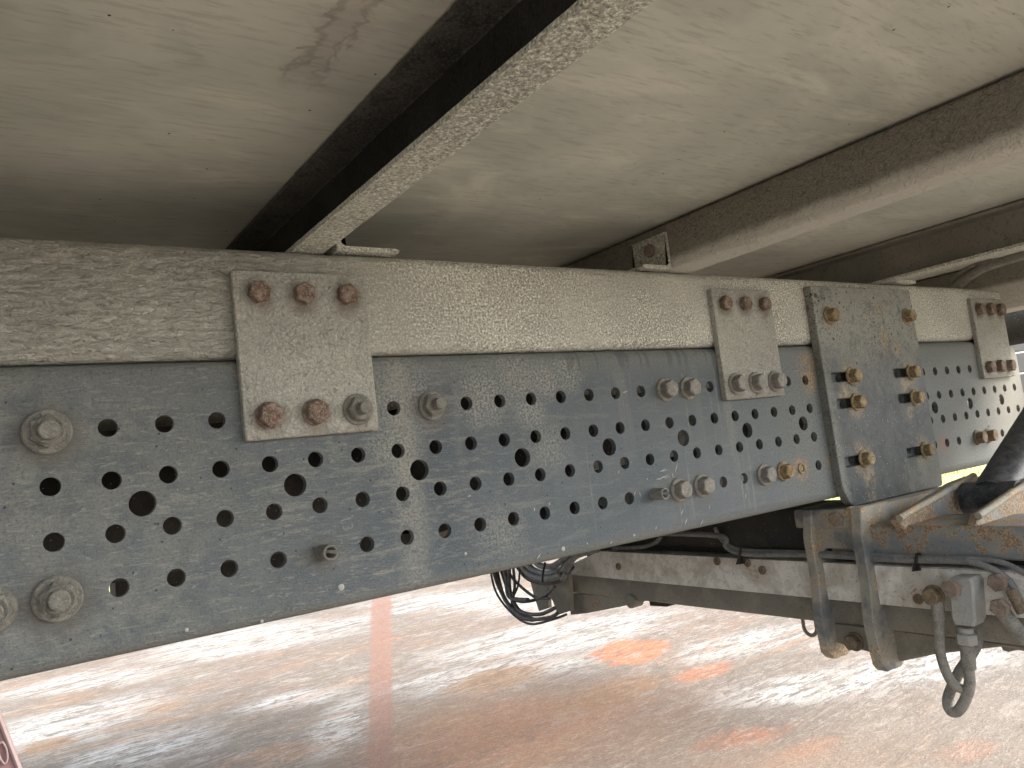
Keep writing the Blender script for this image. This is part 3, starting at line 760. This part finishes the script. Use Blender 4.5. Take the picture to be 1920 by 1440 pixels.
for k, (xa, xb, om, mt) in enumerate(((.247, .290, True, MUD_CROSS), (.850, .898, False, MUD_BROWN), (1.447, 1.490, True, MUD_CROSS))):
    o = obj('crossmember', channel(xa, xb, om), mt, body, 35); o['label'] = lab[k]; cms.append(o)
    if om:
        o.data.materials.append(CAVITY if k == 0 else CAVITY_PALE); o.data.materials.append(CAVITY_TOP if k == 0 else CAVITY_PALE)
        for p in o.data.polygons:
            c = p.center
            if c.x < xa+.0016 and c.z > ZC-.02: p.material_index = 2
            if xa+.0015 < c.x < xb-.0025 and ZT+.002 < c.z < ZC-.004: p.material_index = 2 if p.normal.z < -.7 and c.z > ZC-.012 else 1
o = obj('crossmember', channel(-.36, -.317, True), MUD_CROSS, body, 35)
# L brackets that tie the crossmembers to the beam
def angle(x0, x1, side, y0=-.003, y1=.07, z0=ZT+.001, leg=.06, t=.006):
    """horizontal leg x0..x1, upright leg at side"""
    W_ = x1-x0
    q = math.pi/2
    f = .006
    p = [(0, 0), (W_-.004, 0), (W_-.0012, .0012), (W_, .003), (W_-.0012, t-.001), (W_-.004, t), (t+f, t)]
    p += [(t+f-f*math.sin(a), t+f-f*math.cos(a)) for a in (.4, .8, 1.2)] + [(t, t+f), (t, leg), (0, leg)]
    if side > 0: p = [(W_-u, v) for u, v in p]
    return extrude(p, ((x0, y0, z0), (1, 0, 0), (0, 0, 1), (0, 1, 0)), y1-y0, 1)
obj('angle_bracket', angle(.298, .378, -1), MUD_CROSS, cms[0], 40)
o = obj('angle_bracket', angle(.786, .8485, 1), MUD_CROSS, cms[1], 40)
bolt(B_FLANGE_X, .8425, .03, .300, cms[1], axis=(0, 0, R(-90))).scale = (.75,)*3
obj('angle_bracket', angle(1.500, 1.578, -1), MUD_CROSS, cms[2], 40)
# plywood floor in sheets, with a real gap at each joint
def sheet(x0, x1, wav=.0012):
    bm = bmesh.new(); pts = []
    n = 160
    def edge(x, s): return [(x+s*(noise.noise(Vector((k*.35, x*9, 2)))*wav+noise.noise(Vector((k*1.3, x*7, 5)))*wav*.6), -.86+2.57*k/n) for k in range(n+1)]
    out = edge(x1, 1)+edge(x0, 1)[::-1]
    return plate_bm(out, [], ((0, 0, ZC-.0), (1, 0, 0), (0, 1, 0), (0, 0, 1)), .024, .0008)
for k, (a_, b_) in enumerate(((-3.2, -.98), (-.977, .2560), (.2590, 1.456), (1.4590, 2.16))):
    o = obj('floor_panel', sheet(a_, b_), PLY, body)
bm = box_bm(-3.2, 2.16, -.86, 1.71, ZC+.026, ZC+.05, 0); obj('blocking_board', bm, TUBEDARK, body)  # unseen board added above the sheets to block light at the joints
# rear cross beam of the body with conduits before it
pA = at(1880, 560, 1, .0)
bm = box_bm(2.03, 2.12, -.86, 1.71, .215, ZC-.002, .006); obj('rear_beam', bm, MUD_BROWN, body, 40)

# ================================================================== tail lift
lift = tag(empty('tail_lift'), 'rusty blue tail lift frame hanging from the truck frame on a bolted blue plate', 'tail lift')
slots = [slot(1.206, 1.275, .0665, .0835, .004), slot(1.210, 1.275, .0185, .0355, .004), slot(1.206, 1.275, -.0855, -.0685, .004),
         slot(1.410, 1.475, .0665, .0835, .004), slot(1.412, 1.475, .0165, .0335, .004), slot(1.410, 1.475, -.0885, -.0715, .004), circle(1.196, .2255, .0042, 14)]
bout = [(1.186, .242), (1.1835, .238)]+[(1.186, -.118), (1.2, -.145), (1.212, -.155)]+[(1.52, -.155), (1.525, -.15), (1.521, .24), (1.518, .2435)]
bout = bout[::-1]
bpl = obj('mounting_plate', plate_bm(bout, slots, XZ(-.0155), .0150, .0012), BLUE, lift, 35)
bpl['label'] = 'dusty blue plate with slots and ochre rusty bolts'
for x, z in ((1.223, .187), (1.488, .187), (1.262, .075), (1.469, .075), (1.264, .027), (1.469, .024), (1.261, -.076), (1.474, -.080)):
    bolt(B_FLANGE_O, x+.004, -.0156, z, bpl, rot=random.uniform(.1, .5))
XF = 1.205
# box tube: part behind the frame with shade painted into its colour, and the rusty blue part towards the near side
bm = extrude(rrect(XF+.02, XF+.15, -.240, -.158, .010, 4), ((0, .045, 0), (1, 0, 0), (0, 0, 1), (0, 1, 0)), .95, 1)
o = obj('box_tube', bm, TUBEDARK, lift, 40); obj('back_plate', box_bm(XF+.055, XF+.062, -.62, .80, -.33, -.2405, .001), TUBEDARK, lift)
obj('seat_block', box_bm(1.196, 1.535, -.035, .10, -.192, -.1575, .004), HANGER, lift, 40); o['label'] = 'box tube behind the hangers, its shade painted in as dark colour'
bm = extrude(rrect(XF+.005, XF+.15, -.240, -.188, .006, 4), ((0, -.60, 0), (1, 0, 0), (0, 0, 1), (0, 1, 0)), .64, 60, cdisp(.0006))
o = obj('box_tube', bm, RUSTBLUE, lift, 40); o['label'] = 'blue tube with brown rust patches beside the hangers'
# bottom weld strip along the mounting plate
bm = tube_bm([(1.20, -.012, -.160), (1.28, -.016, -.163), (1.37, -.022, -.166), (1.50, -.03, -.166)], .006, 10); obj('weld_bead', bm, HANGER, lift, 60)
# light grey channel with lower dark flange
YL = .81
prof = [(0, -.2535), (0, -.318), (.004, -.318), (.004, -.258), (.05, -.258), (.05, -.2535)]
bm = bmesh.new()
out = [(-.62, -.2565), (-.62, -.324), (YL+.02, -.318), (YL+.02, -.30), (YL-.13, -.2535)]
bm = plate_bm(out, [], ((XF, 0, 0), (0, 1, 0), (0, 0, 1), (1, 0, 0)), .005, .0008)
box_bm(XF+.005, XF+.05, -.62, YL-.14, -.2595, -.2545, .0008, bm)
o = obj('light_channel', bm, GALV, lift); o['label'] = 'light grey painted channel running under the frame'
def rivet(px, py, x=XF, r_=.0085):
    p = at(px, py, 0, x)
    bm = lathe_bm([(r_, 0, 0), (r_, .002, 0), (r_*.72, .003, 0), (r_*.6, .002, 0), (r_*.35, .0035, 0), (r_*.22, .003, 0), (r_*.2, .0005, 0)], ((p.x-.0003, p.y, p.z), (0, 1, 0), (0, 0, 1), (-1, 0, 0)), 20)
    obj('rivet', bm, DARK_BOLT, lift, 35)
for q in ((1160, 1062), (1345, 1052), (1402, 1055), (1430, 1069), (1722, 1123)): rivet(*q, r_=.0085)
# dark lower box
bm = extrude(rrect(XF+.012, XF+.10, -.368, -.3185, .006, 3), ((0, -.62, 0), (1, 0, 0), (0, 0, 1), (0, 1, 0)), 0.62+.83, 40, cdisp(.0004))
o = obj('lower_beam', bm, DARKSTEEL, lift, 40)
# hangers: two stout curved plates with a web between them
def hanger(yc, zt, zb, t, dx0=0):
    out = [(XF-.012+dx0, zt+.0), (XF-.022+dx0, zt-.05), (XF-.020+dx0, zt-.13), (XF-.028+dx0, zt-.19), (XF-.020+dx0, zb+.012), (XF-.008+dx0, zb), (XF+.035+dx0, zb-.002), (XF+.075+dx0, zb+.022), (XF+.07+dx0, zb+.09), (XF+.054+dx0, zt-.19), (XF+.048+dx0, zt-.13),
           (XF+.065+dx0, zt-.08), (XF+.075+dx0, zt)]
    o2 = []
    for i in range(len(out)):
        a = Vector(out[i]); b = Vector(out[(i+1) % len(out)]); n = max(1, int((b-a).length/.008))
        for k in range(n):
            p = a+(b-a)*k/n; q = Vector((p.x*90, p.y*90, yc*50)); o2.append((p.x+noise.noise(q)*.0018, p.y+noise.noise(q+Vector((7, 7, 7)))*.0015))
    return plate_bm(o2, [], ((0, yc-t/2, 0), (1, 0, 0), (0, 0, 1), (0, 1, 0)), t, .0016)
h1 = obj('hanger_plate', hanger(.068, -.158, -.425, .017), HANGER, lift, 40)
h2 = obj('hanger_plate', hanger(-.030, -.155, -.432, .019), HANGER, lift, 40)
bm = plate_bm([(-.022, -.236), (-.022, -.160), (.062, -.160), (.062, -.236), (.052, -.236), (.046, -.228), (-.004, -.228), (-.012, -.236)][::-1], [], ((XF-.004, 0, 0), (0, 1, 0), (0, 0, 1), (1, 0, 0)), .008, .001)
obj('hanger_web', bm, HANGER, lift, 40)
bm = plate_bm([(-.022, -.412), (-.022, -.366), (.062, -.366), (.062, -.400)][::-1], [], ((XF+.008, 0, 0), (0, 1, 0), (0, 0, 1), (1, 0, 0)), .01, .001)
obj('hanger_web', bm, DARKSTEEL, lift, 40)
def xbolt(px, py, x, me, s=1.0, lbl=None):
    p = at(px, py, 0, x); o = bolt(me, p.x, p.y, p.z, lift, lbl, axis=(random.uniform(-.1, .1), 0, R(-90))); o.scale = (s,)*3; return o
xbolt(1572, 972, XF-.005, B_FLANGE_X, 1.0); xbolt(1603, 1203, XF+.006, B_FLANGE_D, 1.0)
# slanting lower arm behind the hangers
p0 = at(1640, 1225, 0, 1.24); p1 = at(1920, 1165, 0, 1.24)
out = [(.02, -.40), (.02, -.37), (-.40, -.372), (-.40, -.395), (-.21, -.378), (-.10, -.405), (-.04, -.425)]
bm = plate_bm(out[::-1], [], ((XF+.03, 0, 0), (0, 1, 0), (0, 0, 1), (1, 0, 0)), .04, .003); obj('lower_arm', bm, DARKSTEEL, lift, 40)
# gussets and black arm
def ypl(name, pts, y, th, mt, ch=.002, lbl=None):
    out = []
    for q in pts:
        p = at(q[0], q[1], 1, y); out.append((p.x, p.z))
    a = sum(out[i-1][0]*out[i][1]-out[i][0]*out[i-1][1] for i in range(len(out)))
    if a < 0: out = out[::-1]
    o = obj(name, plate_bm(out, [], XZ(y), th, ch), mt, lift, 40)
    if lbl: o['label'] = lbl
    return o
ypl('gusset', [(1684, 976), (1690, 968), (1790, 905), (1822, 893), (1850, 893), (1850, 1000), (1700, 1000)], -.105, .014, RUSTBLUE, lbl='blue gusset plate with rusty edge, left of the black arm')
ypl('gusset', [(1832, 985), (1836, 966), (1868, 945), (1940, 895), (1960, 890), (1960, 1020), (1840, 1010)], -.215, .014, RUSTBLUE, lbl='blue gusset plate with rusty edge, right of the black arm')
for (a_, b_, y_) in (((1686, 972), (1826, 892), -.107), ((1834, 968), (1945, 893), -.217)):
    P0 = at(*a_, 1, y_); P1 = at(*b_, 1, y_)
    pts = [P0+(P1-P0)*k/9+Vector((noise.noise(Vector((k, y_*9, 1))), 0, noise.noise(Vector((k, 4, y_*7)))))*.0015 for k in range(10)]
    obj('rusty_edge', tube_bm(pts, .006, 8), HANGER, lift, 60)
a0 = at(1862, 935, 1, -.16); a1 = at(2010, 690, 1, -.16)
o = obj('lift_arm', tube_bm([a0, a0+(a1-a0)*.5, a1], .036, 28, smooth=False), BLACKARM, lift, 40); o['label'] = 'glossy black tube arm rising to the right edge'
bm = lathe_bm([(.012, -.05, 0), (.030, -.045, 0), (.030, .045, 0), (.012, .05, 0)], ((a0.x, a0.y, a0.z), (1, 0, 0), (0, 0, 1), (0, 1, 0)), 28); obj('pivot_boss', bm, BLACKARM, lift, 40)
# left end brackets
def xpl(name, pts, x, th, mt, ch=.0015, parent=lift):
    out = [(lambda p: (p.y, p.z))(at(q[0], q[1], 0, x)) for q in pts]
    a = sum(out[i-1][0]*out[i][1]-out[i][0]*out[i-1][1] for i in range(len(out)))
    if a < 0: out = out[::-1]
    return obj(name, plate_bm(out, [], ((x, 0, 0), (0, 1, 0), (0, 0, 1), (1, 0, 0)), th, ch), mt, parent, 40)
xpl('end_bracket', [(1027, 1085), (1066, 1075), (1070, 1145), (1045, 1153), (1037, 1130), (1027, 1110)], 1.195, .012, DARKSTEEL)
xpl('end_bracket', [(990, 1075), (1026, 1070), (1028, 1140), (1010, 1146), (1000, 1115)], 1.215, .012, DARKSTEEL)
xpl('end_arm', [(1060, 1112), (1185, 1120), (1192, 1132), (1100, 1150), (1070, 1153)], 1.225, .05, DARKSTEEL)
p = at(1181, 1128, 0, 1.21); bm = lathe_bm([(.016, 0, 0), (.016, .03, 0), (.012, .032, 0)], ((p.x+.03, p.y, p.z), (0, 1, 0), (0, 0, 1), (-1, 0, 0)), 20); obj('pivot_pin', bm, DARKSTEEL, lift, 40)
xpl('stop_pad', [(1216, 1122), (1262, 1128), (1250, 1138), (1218, 1136)], 1.25, .05, TUBEDARK)
p = at(1517, 1163, 0, 1.23)
pts = [p+Vector((0, .014*math.cos(a)-.0, -.012+.016*math.sin(a))) for a in [math.pi+math.pi*k/10 for k in range(11)]]
obj('lashing_eye', tube_bm([pts[0]+Vector((0, 0, .02))]+pts+[pts[-1]+Vector((0, 0, .02))], .0035, 10), DARKSTEEL, lift, 60)
# hose block and fittings at the near end
p = at(1800, 1085, 0, XF-.04)
bm = bmesh.new(); fx = XF-.045
xpl('valve_block', [(1776, 1090), (1782, 1083), (1818, 1084), (1824, 1092), (1829, 1165), (1824, 1176), (1788, 1172), (1783, 1160)], XF-.035, .034, ZINC, .003)
xbolt(1787, 1103, XF-.036, B_FLANGE_X, 1.0)
bm = lathe_bm([(.012, 0, 6), (.012, .03, 6)], ((0, 0, 0), (1, 0, 0), (0, 1, 0), (0, 0, 1)), 24)
q0 = at(1810, 1176, 0, XF-.02); q1 = at(1813, 1208, 0, XF-.02); q2 = at(1817, 1255, 0, XF-.02)
def seg(a, b, r_, mt, name, par, s=6, nn=24):
    W_ = (b-a); L = W_.length; W_ = W_/L; U = W_.cross(Vector((1, .1, 0))).normalized(); V = W_.cross(U)
    bm = lathe_bm([(r_*.85, 0, 0), (r_, .002, s), (r_, L-.002, s), (r_*.85, L, 0)], (a, U, V, W_), nn); return obj(name, bm, mt, par, 30)
seg(q0, q0+(q1-q0)*.35, .011, ZINC, 'fitting', lift, 0)
seg(q0+(q1-q0)*.32, q1, .0135, ZINC, 'fitting', lift)
hyd = tag(empty('hydraulic_hose', at(1800, 1250, 0, XF-.02)), 'dusty grey hydraulic hose hanging in a loop below the lift beam', 'hose')
inv = hyd.location.copy()
def place(o): o.location = -inv; return o
place(seg(q1, q2, .0105, HOSE, 'crimp_sleeve', hyd, 0))
hp = [(1816, 1253, 0), (1818, 1282, 0), (1811, 1310, 0), (1796, 1333, 0), (1782, 1332, .0), (1777, 1312, .006), (1788, 1281, .014), (1801, 1256, .022), (1822, 1226, .03), (1832, 1204, .035), (1836, 1180, .04)]
hb = tube_bm([at(a, b, 0, XF-.02+c) for a, b, c in hp], .0082, 16, 8); place(obj('hose', hb, HOSE, hyd, 60))
hose2 = tag(empty('brake_hose', at(1760, 1200, 0, XF-.03)), 'shorter ribbed hose curving down from a bolted elbow, left of the valve block', 'hose')
inv = hose2.location.copy()
hp = [(1761, 1145, .0), (1761, 1190, 0), (1764, 1227, 0), (1775, 1262, 0), (1789, 1284, .0), (1808, 1294, .014)]
place(obj('hose', tube_bm([at(a, b, 0, XF-.03+c) for a, b, c in hp], .0074, 16, 8), HOSE, hose2, 60))
place(seg(at(1757, 1125, 0, XF-.03), at(1761, 1165, 0, XF-.03), .0095, HOSE, 'sleeve', hose2, 0))
p = at(1752, 1116, 0, XF-.03); o = bolt(B_FLANGE_D, p.x, p.y, p.z, hose2, axis=(0, 0, R(-90)), name='union_bolt'); place(o); o.location = p-inv
inv = Vector((0, 0, 0))
# two rusty bolts and a pipe at the right edge
seg(at(1870, 1135, 0, XF-.03), at(1925, 1205, 0, XF-.03), .011, HOSE, 'pipe', lift, 0)
xbolt(1878, 1138, XF-.035, B_FLANGE_X, 1.0); xbolt(1873, 1090, XF-.012, B_FLANGE_X, 1.0)
seg(at(1895, 1105, 0, XF-.03), at(1918, 1150, 0, XF-.03), .008, DARK_BOLT, 'pipe', lift, 0)
xpl('foot', [(1872, 1205), (1925, 1195), (1925, 1215), (1890, 1223), (1880, 1220)], 1.25, .04, DARKSTEEL)

# ================================================================== cables
def cable(pts, r_, x, mt=CABLE, name='cable', par=None, dx=0):
    P = [at(q[0], q[1], 0, x+(q[2] if len(q) > 2 else 0)) for q in pts]
    return obj(name, tube_bm(P, r_, 10, 6), mt, par, 60)
loom = tag(empty('cable_loom'), 'loose black cables looping lowest below the frame rail, left of the light channel', 'cables')
L_ = [([(925, 1070), (935, 1100), (955, 1135), (990, 1160), (1030, 1158), (1045, 1150)], .005), ([(918, 1060), (930, 1110), (960, 1150), (995, 1170), (1040, 1160), (1062, 1152)], .0032),
      ([(938, 1065), (948, 1095), (955, 1120), (985, 1128), (1020, 1118), (1040, 1100)], .0045), ([(955, 1062), (957, 1110), (975, 1145), (1010, 1152), (1040, 1140)], .005),
      ([(962, 1060), (965, 1100), (960, 1130), (975, 1150), (1000, 1160)], .004), ([(975, 1058), (972, 1095), (962, 1120)], .0028), ([(945, 1060), (950, 1085), (958, 1120), (990, 1125)], .006),
      ([(930, 1065), (945, 1120), (975, 1155), (1000, 1162)], .006), ([(950, 1060), (962, 1085), (1000, 1118), (1030, 1122)], .004)]
for k, (q, r_) in enumerate(L_): cable(q, r_, 1.12+.008*(k % 3), CABLE, 'cable', loom)
coil = tag(empty('cable_coil'), 'coil of grey cables tied together against the left end of the light grey channel', 'cables')
for k, (q, r_) in enumerate([([(975, 1055), (990, 1075), (1020, 1085), (1050, 1078), (1068, 1055), (1085, 1040), (1120, 1030)], .006), ([(985, 1050), (1000, 1068), (1025, 1075), (1052, 1068), (1070, 1048), (1095, 1036)], .006),
                             ([(970, 1060), (990, 1083), (1020, 1092), (1050, 1086), (1072, 1062)], .006), ([(1000, 1050), (1012, 1060), (1035, 1062), (1055, 1050), (1066, 1040)], .006), ([(980, 1062), (1000, 1080), (1030, 1084), (1060, 1072), (1076, 1045)], .005)]):
    cable(q, r_*1.35, 1.14+.007*(k % 3), HOSE_GREY if k != 2 else CABLE, 'cable', coil)
cable([(1022, 1055), (1018, 1075), (1017, 1092)], .003, 1.12, TIE, 'cable_tie', coil)
cable([(1045, 1075), (1055, 1085), (1062, 1075)], .006, 1.125, HOSE_GREY, 'cable_end', coil)
run = tag(empty('cable_run'), 'grey cables lying along the top of the light grey channel, held by black ties', 'cables')
for k, (q, r_) in enumerate([([(1230, 1000), (1350, 1005), (1362, 1025), (1395, 1038), (1515, 1040), (1600, 1044), (1700, 1050), (1800, 1052), (1850, 1062), (1890, 1088), (1910, 1120), (1925, 1140)], .0055),
                             ([(1340, 990), (1360, 1018), (1400, 1032), (1515, 1036), (1620, 1040), (1720, 1046), (1820, 1048), (1880, 1055), (1930, 1080)], .0045),
                             ([(1150, 1028), (1200, 1026), (1228, 1018), (1240, 1005)], .005)]):
    cable(q, r_, XF-.006+.004*k if k < 2 else XF+.012, HOSE_GREY, 'cable', run)
for (x_, y_) in ((1388, 1035), (1718, 1048)):
    cable([(x_+8, y_-9), (x_+1, y_-8), (x_-1, y_+6), (x_-5, y_+20)], .0024, XF-.014, TIE, 'cable_tie', run)
    xpl('cable_tie', [(x_-3, y_+6), (x_+4, y_+7), (x_+8, y_+22), (x_-9, y_+24)], XF-.009, .003, TIE, .0005, run)
tophose = tag(empty('ribbed_conduit'), 'curved black conduits under the floor at the far right, past the last crossmember', 'conduit')
for q, r_ in (([(1785, 545), (1830, 510), (1880, 490), (1935, 475)], .010), ([(1780, 530), (1812, 505), (1850, 492), (1900, 484)], .006)):
    P = [at(a, b, 0, 1.85) for a, b in q]; obj('conduit', tube_bm(P, r_, 14, 6), HOSE, tophose, 60)

# ================================================================== behind the tail
g = M('white_aluminium'); n_ = g.noise(20, 3); ALU = g.out(g.mix(n_, (.42, .42, .41), (.52, .52, .51)), .45, 0, .5)
pf = tag(empty('lift_platform'), 'bright white slatted platform edge beyond the far end of the frame', 'platform')
for k in range(5):
    bm = box_bm(2.62, 2.66, .1, 1.4, -.12+k*.065, -.12+k*.065+.06, .004); obj('slat', bm, ALU, pf)
bm = tube_bm([(2.25, -.5, .19), (2.25, 1.3, .19)], .05, 24, smooth=False)
tag(obj('buffer_roller', bm, TUBEDARK, None, 40), 'dark round bar across the far end of the frame', 'bar')

# ================================================================== board in the corner
g = M('maroon_board'); n_ = g.noise(40, 4); MAR = g.out(g.mix(g.mr(n_, .3, .7), (.16, .085, .085), (.21, .12, .115)), .5, 0, .4)
bp_ = tag(empty('maroon_board'), 'corner of a maroon board with a pale looped mark, at the lower left edge', 'board')
def corner(pts, y, th, mt, name):
    out = [(lambda p: (p.x, p.z))(at(q[0], q[1], 1, y)) for q in pts]
    a = sum(out[i-1][0]*out[i][1]-out[i][0]*out[i-1][1] for i in range(len(out)))
    if a < 0: out = out[::-1]
    return obj(name, plate_bm(out, [], XZ(y), th, .0008), mt, bp_)
corner([(-60, 1230), (-5, 1334), (38, 1445), (60, 1500), (-60, 1520)], -.40, .006, MAR, 'panel')
P = [at(a, b, 1, -.4012) for a, b in ((-3, 1396), (5, 1392), (12, 1405), (14, 1422), (9, 1432), (2, 1425), (-3, 1412))]
g = M('faded_mark'); obj('painted_mark', tube_bm(P, .0005, 6), g.out((.30, .22, .22), .6), bp_, 60)
P = [at(a, b, 1, -.4005) for a, b in ((-5, 1334), (16, 1388), (38, 1445), (55, 1490))]
g = M('pale_edge'); EDG = g.out((.36, .27, .26), .6)
obj('edge_trim', tube_bm(P, .0012, 6), EDG, bp_, 60)
